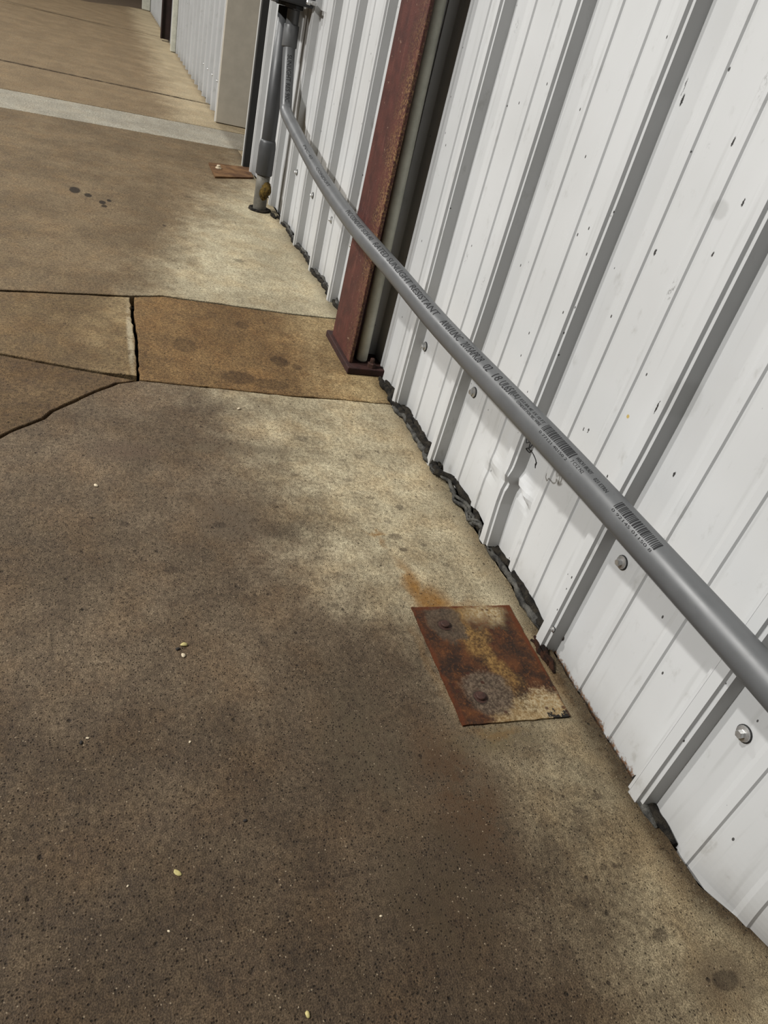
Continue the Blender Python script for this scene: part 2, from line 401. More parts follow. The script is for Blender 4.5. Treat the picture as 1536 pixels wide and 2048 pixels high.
def lathe(prof, c, axis='z', seg=24):
    V = []; F = []
    for (r, h) in prof:
        for k in range(seg):
            th = 2*math.pi*k/seg; a, b = r*math.cos(th), r*math.sin(th)
            V.append((c[0]+a, c[1]+b, c[2]+h) if axis == 'z' else (c[0]+a, c[1]+h, c[2]+b))
    n = len(prof)
    for i in range(n-1):
        for k in range(seg):
            k2 = (k+1) % seg
            q = (i*seg+k, i*seg+k2, (i+1)*seg+k2, (i+1)*seg+k)
            F.append(q if axis == 'z' else q[::-1])
    top = tuple(range((n-1)*seg, n*seg)); bot = tuple(range(seg))[::-1]
    F += [top, bot] if axis == 'z' else [top[::-1], bot[::-1]]
    return V, F
def lerp(tab, x):
    if x <= tab[0][0]: return tab[0][1]
    for (a, b), (c, d) in zip(tab, tab[1:]):
        if x <= c: return b+(d-b)*(x-a)/(c-a)
    return tab[-1][1]
def nz(x, y=0.0, z=0.0): return mnoise.noise(Vector((x, y, z)))

# ================================================================== FLOOR
floor = mesh('floor', [(-1.6, -.6, -.06), (34, -.6, -.06), (34, 9, -.06), (-1.6, 9, -.06), (-1.6, -.6, -.035), (34, -.6, -.035), (34, 9, -.035), (-1.6, 9, -.035)],
             [(0, 3, 2, 1), (4, 5, 6, 7), (0, 1, 5, 4), (1, 2, 6, 5), (2, 3, 7, 6), (3, 0, 4, 7)], MAT['subbase'], kind='structure')

SPOTS_A = [((.643, .212), (.012, .016), .8), ((.600, .207), (.007, .010), .8), ((.615, .156), (.006, .008), .6), ((.694, .211), (.006, .010), .6), ((.748, .166), (.010, .010), .7),
           ((.781, .226), (.007, .011), .6), ((.848, .261), (.008, .012), .55), ((.861, .38), (.007, .010), .6), ((.788, .294), (.006, .010), .5), ((-.083, .118), (.004, .009), .7),
           ((-.082, .143), (.004, .008), .7), ((.003, .134), (.006, .010), .6), ((-.177, .113), (.008, .012), .7), ((-.242, .058), (.013, .022), .8), ((.678, .738), (.008, .010), .6),
           ((.677, .566), (.011, .014), .6), ((.547, .663), (.010, .014), .5), ((.694, .495), (.007, .010), .5), ((.577, .389), (.007, .010), .5), ((.446, .396), (.006, .012), .5), ((.66, .448), (.03, .04), .35),
           ((.019, .09), (.006, .011), .6), ((.95, .20), (.012, .016), .4), ((1.02, .33), (.015, .016), .45), ((.90, .14), (.01, .012), .4), ((.55, .13), (.008, .008), .4), ((-.12, .20), (.009, .014), .5)]
for i in range(22):
    SPOTS_A.append(((random.uniform(-.25, 1.1), random.uniform(.08, .62)), (random.uniform(.004, .011), random.uniform(.004, .013)), random.uniform(.25, .5)))
RUST_A = [((.490, .224), (.085, .020), .9), ((.450, .205), (.045, .050), .9), ((.43, .15), (.014, .09), .3), ((.30, .262), (.13, .012), .2), ((.15, .20), (.014, .06), .25), ((.655, .252), (.010, .025), .7),
          ((.62, .245), (.02, .012), .5), ((.26, .04), (.10, .016), .4)]
C_DARK = srgb(110, 97, 80); C_PALE = srgb(178, 169, 143)
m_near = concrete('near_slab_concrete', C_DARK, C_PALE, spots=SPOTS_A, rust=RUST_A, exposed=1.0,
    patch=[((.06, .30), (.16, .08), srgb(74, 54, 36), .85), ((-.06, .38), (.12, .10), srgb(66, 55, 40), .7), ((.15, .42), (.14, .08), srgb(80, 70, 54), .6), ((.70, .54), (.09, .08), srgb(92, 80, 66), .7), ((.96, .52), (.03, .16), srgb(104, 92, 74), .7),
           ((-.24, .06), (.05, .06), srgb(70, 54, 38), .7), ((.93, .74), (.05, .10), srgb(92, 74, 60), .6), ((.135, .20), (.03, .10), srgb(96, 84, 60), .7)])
m_tri = concrete('wedge_slab_concrete', srgb(104, 86, 62), srgb(122, 104, 76), edge=.72, exposed=.6, tone=False)
m_left = concrete('left_panel_concrete', srgb(124, 106, 78), srgb(150, 134, 102), edge=.78, exposed=.4, tone=False, patch=[((1.54, .706), (.27, .010), srgb(190, 180, 154), .6)])
m_ochre = concrete('ochre_patch_concrete', srgb(122, 98, 65), srgb(162, 144, 108), edge=.24, exposed=.9, tone=False,
                   spots=[((1.495, .563), (.05, .035), .55), ((1.449, .304), (.035, .028), .75), ((1.322, .44), (.04, .05), .7), ((1.30, .36), (.03, .06), .6), ((1.684, .377), (.03, .022), .45), ((1.42, .26), (.02, .018), .6)])
m_far = concrete('far_slab_concrete', srgb(124, 108, 84), srgb(182, 174, 148), exposed=.35, tone=False,
                 spots=[((2.905, .88), (.05, .022), .95), ((2.86, .83), (.03, .016), .95), ((2.787, .776), (.028, .014), .95), ((2.83, .75), (.02, .010), .95), ((2.74, .77), (.02, .012), .9), ((2.6, .55), (.012, .008), .7), ((3.1, .42), (.02, .02), .4), ((2.3, .3), (.02, .02), .4)], var=.8, spotcol=(.13, .12, .11))
m_strip = concrete('pale_strip_concrete', srgb(170, 166, 152), srgb(182, 178, 164), edge=.4, exposed=.1, tone=False, pale_amt=.6, var=.5)
m_beyond = concrete('beyond_slab_concrete', srgb(142, 124, 97), srgb(188, 174, 144), exposed=.1, tone=False, edge=.40, var=.55,
    patch=[((5.975, .3), (.04, .5), srgb(62, 50, 36), 1.0), ((5.945, .95), (.04, .6), srgb(62, 50, 36), 1.0), ((5.915, 1.6), (.04, .7), srgb(62, 50, 36), 1.0), ((10.3, 1.2), (.10, .8), srgb(80, 66, 48), .8)])

def jag(poly, step=.02, amp=.0025, f=35.0, seed=0.0, keep=()):
    out = []
    n = len(poly)
    for i in range(n):
        a = Vector((*poly[i], 0)); b = Vector((*poly[(i+1) % n], 0)); d = b-a; L = d.length
        if i in keep or L < 1e-4: out.append(a); continue
        k = max(1, int(L/step)); nrm = Vector((-d.y, d.x, 0)).normalized()
        for j in range(k):
            p = a+d*(j/k)
            fade = min(1.0, j*.7, (k-j)*.7)
            off = (nz(p.x*f, p.y*f, seed)+.6*nz(p.x*f*2.7, p.y*f*2.7, seed+3))*amp*fade
            out.append(p+nrm*off)
    return out
def slab(poly, mat, seed=0.0, z=0.0, amp=.0025, keep=(), th=.034, bev=.0016):
    pts = jag(poly, amp=amp, seed=seed, keep=keep)
    bm = bmesh.new()
    vs = [bm.verts.new((p.x, p.y, z)) for p in pts]
    f = bm.faces.new(vs)
    if f.normal.z < 0 or f.calc_area() and bm.normal_update() is None and f.normal.z < 0: f.normal_flip()
    ex = bmesh.ops.extrude_face_region(bm, geom=[f])
    for v in [g for g in ex['geom'] if isinstance(g, bmesh.types.BMVert)]: v.co.z -= th
    bmesh.ops.recalc_face_normals(bm, faces=list(bm.faces))
    top = [e for e in bm.edges if all(abs(v.co.z-z) < 1e-6 for v in e.verts)]
    bmesh.ops.bevel(bm, geom=top, offset=bev, segments=1, affect='EDGES', profile=.5)
    bmesh.ops.triangulate(bm, faces=[q for q in bm.faces if len(q.verts) > 4])
    return bm_obj('slab', bm, mat, floor)
g = .0042
EW = .010     # slab edge along the wall
low = [(1.235, EW), (1.241, .186), (1.239, .308), (1.250, .46), (1.256, .591), (1.262, .690)]          # joint at near side of the ochre patch
dia = [(1.270, .700), (1.238, .743), (1.168, .808), (1.083, .878), (1.049, .893), (1.001, .94), (.963, .969), (.88, 1.05), (.62, 1.36), (.35, 1.8), (.1, 2.4), (-.2, 3.4)]
lef = [(1.278, .700), (1.286, .776), (1.312, .888), (1.343, 1.004), (1.42, 1.32), (1.60, 2.1), (1.8, 3.4)]
ver = [(1.271, .690), (1.514, .690), (1.676, .695), (1.812, .690)]
up = [(1.832, EW), (1.825, .19), (1.835, .362), (1.85, .60), (1.818, .69), (1.795, .80), (1.744, 1.042), (1.68, 1.4), (1.55, 2.2), (1.4, 3.4)]
slab([(-1.5, -.10), (-.235, -.10), (-.20, -.03), (-.13, EW)]+[(a-g, b) for a, b in low]+[(a-g, b-g*.5) for a, b in dia[1:]]+[(-1.5, 3.4)], m_near, 1.0, amp=.004)
slab([(1.262, .704)]+[(a-g*.9, b+.002) for a, b in lef[1:]]+[(-.19, 3.4)]+[(a+g*1.1, b+g*1.0) for a, b in dia[1:][::-1]], m_tri, 2.0, z=-.002, amp=.004)
slab([(1.287, .697)]+[(a, b+.0045) for a, b in ver[1:3]]+[(1.803, .699)]+[(a-g*2.6, b) for a, b in up[5:]]+[(a+g, b) for a, b in lef[::-1][:-1]], m_left, 3.0, amp=.004)
slab([(a+g, b) for a, b in low]+[(a, b-.0045) for a, b in ver[1:]]+[(a-g*1.2, b) for a, b in up[:4][::-1]], m_ochre, 4.0, z=-.001, amp=.004)
st0 = [(4.425, EW), (4.41, .064), (4.36, .65), (4.292, 1.28), (4.15, 2.4), (4.03, 3.4)]
st1 = [(4.975, -.25), (4.965, .09), (4.90, .7), (4.837, 1.33), (4.70, 2.4), (4.57, 3.4)]
slab([(a+g, b) for a, b in up]+[(a-g*.4, b) for a, b in st0[::-1]], m_far, 5.0, amp=.003)
slab([(4.43, -.25)]+[(a+.001, b) for a, b in st0]+[(a-.001, b) for a, b in st1[::-1]], m_strip, 6.0, z=.0005, amp=.006)
j1 = [(5.985, EW), (5.96, .286), (5.917, 1.431), (5.86, 2.4), (5.8, 3.4)]
slab([(a+.018, b) for a, b in st1]+[(a-.010, b) for a, b in j1[::-1]]+[(5.985, -.25)], m_beyond, 7.0)
j2 = [(10.6, EW), (10.447, .663), (10.103, 1.822), (9.9, 3.4)]
slab([(a+.010, b) for a, b in j1]+[(a-.02, b) for a, b in j2[::-1]], m_beyond, 8.0)
slab([(a+.02, b) for a, b in j2]+[(12.3, 3.4), (13.4, .95), (14.6, .35), (14.9, EW)], m_beyond, 9.0)
slab([(14.91, EW), (14.61, .352), (13.41, .96), (12.31, 3.41), (12.3, 8.5), (33.5, 8.5), (33.5, EW)], MAT['asphalt'], 10.0, z=-.004)
slab([(-1.5, 3.41), (12.29, 3.41), (12.29, 8.5), (-1.5, 8.5)], m_tri, 11.0, z=-.003)
slab([(3.9, -.26), (3.9, .009), (4.418, .009), (4.424, -.26)], m_beyond, 12.0, z=-.001)

# ================================================================== WALL
wall = empty('wall_right', kind='structure')
P_ = .3048
RIB = [(-.0062, 0), (-.0044, .026), (.0020, .026), (.0036, .0322), (.0221, .0322), (.0240, .026), (.0302, .026), (.0400, 0)]
def minor(c): return [(c-.0112, 0), (c-.0090, .0037), (c+.0050, .0037), (c+.0135, 0)]
WARP = {-1: [(0, -.004)], 0: [(0, -.0035)], 1: [(-.008, .0102), (.055, .0082), (.244, .0062), (.342, .0052), (.464, 0.0), (.8, .001)],
        2: [(-.02, -.019), (.027, -.016), (.119, -.0066), (.3, -.003), (.73, -.0026), (.853, 0)], 3: [(.003, .0036), (.207, .0016), (.39, -.004), (.961, -.0014)],
        4: [(.004, -.0078), (.347, -.0072), (.943, .0050)], 5: [(0, -.003), (.9, .002)]}
def warp(s, z):
    k = s/P_; a = int(math.floor(k)); f = k-a
    f = max(0.0, min(1.0, (f-.14)/.82))
    g0 = lerp(WARP.get(a, [(0, 0)]), z); g1 = lerp(WARP.get(a+1, [(0, 0)]), z)
    return g0*(1-f)+g1*f
ZBOT = [(-.6, -.006), (-.233, -.006), (-.18, -.008), (-.12, -.014), (-.05, -.02), (.30, -.022), (.345, -.010), (.38, -.004), (.433, .004), (.50, .013), (.56, .020), (.62, .016),
        (.66, .018), (.711, .026), (.76, .018), (.813, .008), (.867, .002), (.99, -.006), (1.2, -.002), (1.5, -.004), (1.9, -.004), (4, -.004), (20, -.004)]
def gs(s, z, cs, cz, rs, rz): return math.exp(-((s-cs)/rs)**2-((z-cz)/rz)**2)
def dent(s, z):
    d = 0.0
    d -= .0055*gs(s, z, .775, .175, .045, .060)
    d += .0050*gs(s, z, .705, .150, .020, .016)
    d -= .0030*gs(s, z, .720, .122, .030, .014)
    d += .0030*gs(s, z, .69, .205, .02, .03)
    # folded crease beside the second rib: raised above, cut under sharply below
    a = -(s-.578)*.934-(z-.172)*.357; b = -(s-.578)*.357+(z-.172)*.934
    wb = .016 if b > 0 else .0075
    d += .0115*math.exp(-(a/.034)**4-(b/wb)**2)
    d -= .0055*math.exp(-(a/.036)**4-((b+.016)/.009)**2)
    # bottom kicked in near the viewer, ripples along the bottom edge
    if s < -.10: d -= .036*min(1.6, max(0, (-.10-s)/.12))*math.exp(-max(z, 0)/.09)
    rip = (nz(s*9, 3.3)*.010+nz(s*22, 7.7)*.004)*math.exp(-max(z+.02, 0)/.05)
    if s < 1.5: d += rip*.7
    d += nz(s*3.1, z*2.2, 5.0)*.0012
    return d
ZR = [0, .006, .012, .018, .026, .036, .048, .06, .072, .084, .096, .108, .12, .13, .14, .15, .16, .168, .176, .184, .192, .20, .208, .216, .224, .234, .245, .258, .272, .29, .32, .36, .42, .5, .6, .72, .86, 1.0, 1.2, 1.5, 2.0, 2.6]
ZF = [0, .01, .03, .1, .3, .7, 1.2, 2.0, 2.6]
def panel(s0, s1, ribs, fine=True, label=None, z_top=2.6, y_off=0.0):
    prof = [(s0, 0)]
    for r in ribs:
        for ds, n_ in RIB: prof.append((r+ds, n_))
        for c in (r+.125, r+.221): prof += minor(c)
        if not fine: pass
    pr = sorted(prof+[(s1, 0)])
    pr = [p for p in pr if s0-1e-6 <= p[0] <= s1+1e-6]
    # end values follow the profile
    def nat(s):
        best = 0.0
        for r in ribs:
            for seq in [RIB]+[minor(.125), minor(.221)]:
                if r+seq[0][0] <= s <= r+seq[-1][0]:
                    best = lerp([(r+a, b) for a, b in seq], s)
        return best
    pr[0] = (s0, nat(s0)); pr[-1] = (s1, nat(s1))
    if fine:   # extra columns on the flats so that dents can bend them
        q = []
        for (a, b), (c, d) in zip(pr, pr[1:]):
            q.append((a, b)); k = int((c-a)/.007)
            for j in range(1, k+1): q.append((a+(c-a)*j/(k+1), b+(d-b)*j/(k+1)))
        q.append(pr[-1]); pr = q
    zr = ZR if fine else ZF
    V = []; F = []
    for s, n_ in pr:
        zb = lerp(ZBOT, s)
        for z in zr:
            zz = z+(zb)*(1-min(1.0, z/.12)) if z < .12 else z
            if z == 0: zz += nz(s*60, 1.0)*.0016
            ss_ = s+(warp(s, zz) if fine and s < 1.6 else 0)
            V.append((ss_, n_+y_off+(dent(s, zz) if fine else 0), zz))
    nzr = len(zr)
    for i in range(len(pr)-1):
        for j in range(nzr-1):
            F.append((i*nzr+j, i*nzr+j+1, (i+1)*nzr+j+1, (i+1)*nzr+j))
    o = mesh('wall_panel', V, F, MAT['wall'], wall)
    md = o.modifiers.new('thickness', 'SOLIDIFY'); md.thickness = .0009; md.offset = -1
    return o

pn = []
pn.append(panel(-.62, .0213, [-2*P_, -P_, 0.0]))
pn.append(panel(.0216, 3*P_+.0601, [0.0, P_, 2*P_, 3*P_]))
pn.append(panel(3*P_+.0602, 5*P_+.0030, [3*P_, 4*P_, 5*P_]))
FR = [1.985+.3048*j for j in range(7)]
pn.append(panel(1.662, FR[3]+.0601, FR[:4]))
pn.append(panel(FR[3]+.0602, 3.955, FR[3:]))
far_r = [5.42+.3048*j for j in range(60)]
for a_, b_ in ((5.27, 7.004), (7.0041, 8.528), (8.5281, 10.13), (10.25, 12.50), (12.5001, 14.9), (15.1, 20.9)):
    pn.append(panel(a_, b_, [r for r in far_r if a_-.06 < r < b_-.01], False))

# screws with washers, sub-parts of their panel
def screw_mesh(sc=1.0):
    V = []; F = []; mi = []
    def add(v, f, m):
        o = len(V); V.extend(v); F.extend([tuple(i+o for i in q) for q in f]); mi.extend([m]*len(f))
    add(*lathe([(.0112*sc, 0), (.0122*sc, .0006), (.0122*sc, .0024), (.0110*sc, .0030)], (0, 0, 0), 'y', 20), 1)
    add(*lathe([(.0112*sc, .0028), (.0108*sc, .0044), (.0062*sc, .0056)], (0, 0, 0), 'y', 20), 0)
    add(*lathe([(.0060*sc, .0050), (.0060*sc, .0112), (.0050*sc, .0126)], (0, 0, 0), 'y', 6), 0)
    me = bpy.data.meshes.new('screw'); me.from_pydata(V, [], F); me.materials.append(MAT['galv']); me.materials.append(MAT['rubber'])
    for p, m in zip(me.polygons, mi): p.material_index = m
    me.update(); return me
SM = screw_mesh()
def screw(x, z, par, y=.0):
    o = link('screw', SM, par); o.location = (x, y, z); return o
for x, z, i in ((-.047, .219, 0), (.269, .243, 1), (.572, .250, 1), (.879, .227, 1), (1.187, .197, 2), (1.93, .218, 3), (2.227, .217, 3), (2.548, .220, 3), (2.873, .231, 3), (3.49, .222, 4), (3.84, .225, 4)):
    if x == .572: continue
    screw(x, z, pn[i], dent(x, z))
for k, x in enumerate((5.38, 5.69, 5.99, 6.3, 6.6)): screw(x, .20, pn[5])
o = link('screw', SM, pn[1]); o.location = (.311, .0272, .052); o.scale = (.45, .6, .45)

# backing behind the cut panels so that the gaps read dark
mesh('wall_back', *(lambda b: ([v.co[:] for v in b.verts], [tuple(v.index for v in f.verts) for f in b.faces]))(box_bm(-.7, 3.95, -.20, -.16, -.04, 2.6)), MAT['interior'], kind='structure')

# jamb trims, the reveal of the opening and its door
bm_obj('trim_1', box_bm(3.984, 4.000, -.02, .050, -.004, 2.6, .002), MAT['trimwhite'], kind='structure')
bm_obj('trim_2', box_bm(3.955, 3.9838, -.02, .046, -.004, 2.6, .002), MAT['black'], kind='structure')
bm_obj('trim_3', box_bm(5.215, 5.245, -.165, .052, .004, 2.6, .003), MAT['beige'], kind='structure')
bm_obj('trim_4', box_bm(5.2455, 5.27, -.02, .056, -.002, 2.6, .003), MAT['trimwhite'], kind='structure')
door = bm_obj('door_1', box_bm(4.0, 5.24, -.24, -.20, .01, 2.6, .003), MAT['interior'], kind='structure')

# ================================================================== STEEL COLUMN
def column(x0, width, n_out, mats, label, thick=.011, web_y=-.09, plate=True):
    t = empty('steel_column', (x0+width/2, .05, 0), label=label, cat='column')
    xc = x0+width/2
    bm_obj('flange', box_bm(x0, x0+width, n_out-thick, n_out, .020, 2.6, .0022), mats[0], t)
    bm_obj('web', box_bm(xc-.005, xc+.005, web_y+.011, n_out-thick, .020, 2.6), mats[0], t)
    bm_obj('flange', box_bm(x0, x0+width, web_y, web_y+thick, .020, 2.6, .0022), mats[0], t)
    if plate:
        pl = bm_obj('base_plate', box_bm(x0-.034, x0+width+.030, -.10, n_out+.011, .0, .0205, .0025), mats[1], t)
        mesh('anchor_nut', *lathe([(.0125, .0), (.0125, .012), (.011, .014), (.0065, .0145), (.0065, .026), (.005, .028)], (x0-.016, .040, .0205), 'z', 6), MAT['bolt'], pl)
    return t
column(1.437, .205, .104, (MAT['red'], MAT['darkred']), 'red oxide painted steel column with a base plate, standing behind the grey conduit')
column(10.135, .10, .130, (MAT['darkpost'], MAT['darkpost']), 'dark brown steel post far along the white wall, nearer of two', plate=False)
column(14.92, .15, .12, (MAT['darkpost'], MAT['darkpost']), 'dark steel post at the far end of the white wall', plate=False)
# pale pipe inside the column
V, F = tube([(x, .0585, z) for x, z in ((1.463, .0215), (1.463, .026), (1.482, .5), (1.501, .95), (1.502, 2.6))], lambda i, a: .0165 if i else .0150, 24)
mesh('drain_pipe', V, F, MAT['palepipe'], None, True, label='pale grey-green vertical pipe tucked behind the red column flange', cat='pipe')

# ================================================================== CONDUIT
RC = .0243
CP = [(-1.0, .056, .338), (-.35, .056, .339), (-.05, .056, .340), (.15, .074, .3505), (.37, .093, .3605), (.535, .104, .3635), (.9, .114, .359), (1.2, .124, .368), (1.5, .1315, .3735), (1.8, .122, .3755),
      (2.13, .108, .385), (2.5, .096, .413), (2.72, .09, .434), (2.79, .09, .4435), (2.835, .09, .452), (2.858, .09, .464), (2.870, .09, .482), (2.886, .09, .515), (2.915, .09, .575), (2.945, .09, .64), (2.960, .09, .69), (2.966, .09, .75), (2.966, .09, .7975)]
CC = catmull(CP, 10)
con = empty('conduit', (0, .056, .34), label='long grey plastic conduit running across the white wall and bending up at its far end', cat='conduit')
V, F = tube(CC, RC, 40); mesh('pipe', V, F, MAT['pvc'], con, True)
V, F = tube([(2.9595+(z-.668)*.10, .09, z) for z in (.668, .671, .742, .745)], lambda i, a: .0285 if i in (0, 3) else .0300, 32)
mesh('coupling', V, F, MAT['pvc'], con, True)
def cpos(s):
    for a, b in zip(CC, CC[1:]):
        if a.x <= s <= b.x: f = (s-a.x)/(b.x-a.x); return a.lerp(b, f), (b-a).normalized()
    return CC[0], (CC[1]-CC[0]).normalized()
def onpipe(s, arc, th0, lift):
    p, t = cpos(s)
    e1 = (Vector((0, 1, 0))-t*t.y).normalized(); e2 = e1.cross(t)
    if e2.z < 0: e2 = -e2
    th = th0+arc/RC
    return p+(e1*math.cos(th)+e2*math.sin(th))*(RC+lift)
def lettering(text, s_start, s_end, height, th0, name='lettering'):
    cu = bpy.data.curves.new('txt', 'FONT'); cu.body = text; cu.size = 1.0; cu.resolution_u = 2
    ob = bpy.data.objects.new('txt', cu); COL.objects.link(ob)
    dg = bpy.context.evaluated_depsgraph_get(); me = ob.evaluated_get(dg).to_mesh()
    bm = bmesh.new(); bm.from_mesh(me); ob.evaluated_get(dg).to_mesh_clear()
    bpy.data.objects.remove(ob); bpy.data.curves.remove(cu)
    xs = [v.co.x for v in bm.verts]; ys = [v.co.y for v in bm.verts]
    x0, x1, y0, y1 = min(xs), max(xs), min(ys), max(ys)
    for k in range(1, 7):
        bmesh.ops.bisect_plane(bm, geom=list(bm.verts)+list(bm.edges)+list(bm.faces), plane_co=(0, y0+(y1-y0)*k/7, 0), plane_no=(0, 1, 0))
    for v in bm.verts:
        s = s_start+(s_end-s_start)*(v.co.x-x0)/(x1-x0)
        v.co = onpipe(s, ((v.co.y-y0)/(y1-y0)-.5)*height, th0, .00035)
    return bm_obj(name, bm, MAT['ink'], con)
def bars(s_start, s_end, height, th0, seed):
    rr = random.Random(seed); bm = bmesh.new(); s = s_start; L = abs(s_end-s_start)
    while s > s_end:
        wd = L*rr.choice((.012, .012, .022, .03)); gp = L*rr.choice((.012, .018, .026))
        row = []
        for k in range(6):
            a = (k/5-.5)*height
            row.append((bm.verts.new(onpipe(s, a, th0, .00035)), bm.verts.new(onpipe(s-wd, a, th0, .00035))))
        for p, q in zip(row, row[1:]): bm.faces.new((p[0], p[1], q[1], q[0]))
        s -= wd+gp
    return bm_obj('barcode', bm, MAT['ink'], con)
D = math.radians
lettering('PVC CONDUIT', 1.62, 1.46, .014, D(62))
lettering('SCH 40', 1.45, 1.37, .013, D(62))
lettering('RATED SUNLIGHT RESISTANT', 1.345, .915, .015, D(62))
lettering('AV61LNC', .885, .79, .016, D(62))
lettering('2015APR28', .775, .690, .0165, D(62))
lettering('02', .672, .652, .016, D(62))
lettering('18', .632, .612, .016, D(62))
lettering('UL651', .603, .563, .016, D(62))
lettering('(UL)', .561, .541, .013, D(62))
lettering('E12 8A 4E 1X 10 FT', .535, .455, .0055, D(68))
lettering('CONDUIT FOR 90C WIRE', .535, .455, .0050, D(50))
lettering('SUNLIGHT RES 90C', 2.944, 2.868, .018, D(88))
lettering('PVC 40', 2.36, 2.20, .010, D(58))
lettering('CONDUIT', 2.10, 1.88, .010, D(58))
bars(.448, .362, .0155, D(62), 3)
lettering('0 77121 40150 2', .446, .364, .0045, D(33))
lettering('W0CV1 8KA0Y', .357, .315, .0065, D(67))
lettering('7 C1Z N2', .357, .325, .0055, D(45))
lettering('021 ETRN', .305, .272, .006, D(62))
bars(.245, .150, .0150, D(62), 8)
lettering('0 92145 01150 8', .243, .152, .0042, D(35))

# ================================================================== RISER, BOX
rs = empty('riser_pipe', (3.085, .098, 0), label='thick dark grey pipe rising from the slab at the far wall section into the box', cat='pipe')
V, F = tube([(3.085, .098, z) for z in (.165, .4, .7975)], .0302, 32); mesh('pipe', V, F, MAT['riser'], rs, True)
V, F = tube([(3.085, .098, z) for z in (-.03, .02, .06, .10, .166)], .0300, 32); mesh('pipe_stub', V, F, MAT['stub'], rs, True, label='weathered grey-beige foot of the pipe')
V, F = tube([(3.085, .098, z) for z in (.155, .158, .27, .29, .300)], lambda i, a: (.035, .0375, .0372, .0345, .0312)[i], 32); mesh('coupling', V, F, MAT['riser'], rs, True)
pts = [(3.066, .088+.004*math.sin(i), .052+.011*i) for i in range(8)]
V, F = tube(pts, lambda i, a: (.008+.019*math.sin(math.pi*(i+.6)/8.2))*(1+.35*nz(i*.9, a*1.3)), 14)
mesh('foam_patch', V, F, MAT['yellowfoam'], rs, True, label='yellow-brown aged foam lump on the pipe')

jb = empty('junction_box', (3.02, .08, .95), label='dark grey electrical box at the top, where the pipes end', cat='electrical box')
bm_obj('box_body', box_bm(2.895, 3.165, .030, .168, .815, 1.12, .006), MAT['box'], jb)
bm_obj('cover', box_bm(2.885, 3.175, .1685, .180, .805, 1.13, .004), MAT['box'], jb)
for x, y, r in ((2.965, .09, .034), (3.085, .098, .040)):
    V, F = lathe([(r*1.05, 0), (r*1.05, .012), (r, .016)], (x, y, .799), 'z', 8); mesh('hub', V, F, MAT['box'], jb)
br = bm_obj('strut_bracket', box_bm(2.83, 3.22, .002+.031, .030+.022, .828, .842, .002), MAT['galv'], jb)
V, F = lathe([(.009, 0), (.009, .012), (.007, .014)], (2.868, .053, .833), 'y', 6); mesh('nut', V, F, MAT['galv'], br)

# ================================================================== ANCHOR PLATES
ap = empty('anchor_plate', (.295, .15, 0), label='rusted square anchor plate with two bolt stubs, near end of the slab', cat='plate')
def plate_bm(c, z0, z1, n=26, amp=.0012):
    (a, b, c_, d) = [Vector((*p, 0)) for p in c]
    bm = bmesh.new(); G = []
    for i in range(n+1):
        row = []
        for j in range(n+1):
            p = a.lerp(b, i/n).lerp(d.lerp(c_, i/n), j/n)
            e = min(i, j, n-i, n-j)
            q = p.copy()
            if e == 0: q += Vector((nz(p.x*70, p.y*70), nz(p.y*70, p.x*70), 0))*.0016
            q.z = z1+nz(p.x*45, p.y*45, 2)*amp*(1 if e else .4)
            row.append(bm.verts.new(q))
        G.append(row)
    for i in range(n):
        for j in range(n): bm.faces.new((G[i][j], G[i+1][j], G[i+1][j+1], G[i][j+1]))
    ring = [G[i][0] for i in range(n+1)]+[G[n][j] for j in range(1, n+1)]+[G[i][n] for i in range(n-1, -1, -1)]+[G[0][j] for j in range(n-1, 0, -1)]
    bot = [bm.verts.new((v.co.x, v.co.y, z0)) for v in ring]
    for i in range(len(ring)):
        k = (i+1) % len(ring); bm.faces.new((ring[i], bot[i], bot[k], ring[k]))
    bmesh.ops.recalc_face_normals(bm, faces=list(bm.faces))
    return bm
PM = make_rust_plate(.43, .161, .252, .050)
bm_obj('plate', plate_bm([(.430, .249), (.426, .045), (.161, .056), (.166, .254)], -.02, .0035), PM, ap)
for x, y in ((.381, .201), (.216, .201)):
    V, F = lathe([(.0125, -.002), (.0125, .0005), (.0085, .0012), (.0085, .0045), (.0072, .0060), (.0030, .0063)], (x, y, .0030), 'z', 16); mesh('bolt', V, F, MAT['bolt'], ap)
ap2 = empty('anchor_plate', (3.76, .14, 0), label='brown rusted anchor plate by the jamb, far end of the slab', cat='plate')
FP = simple('far_rust_plate', srgb(124, 92, 60), .85, 0, .5, 14, .5, .2, srgb(80, 54, 34))
bm_obj('plate', plate_bm([(3.86, .245), (3.93, .016), (3.70, .030), (3.56, .245)], -.02, .009, 14), FP, ap2)
V, F = lathe([(.016, -.002), (.016, .004), (.010, .006), (.010, .014), (.008, .016)], (3.76, .205, .009), 'z', 12); mesh('bolt', V, F, MAT['palestone'], ap2, label='pale crusted bolt stub')

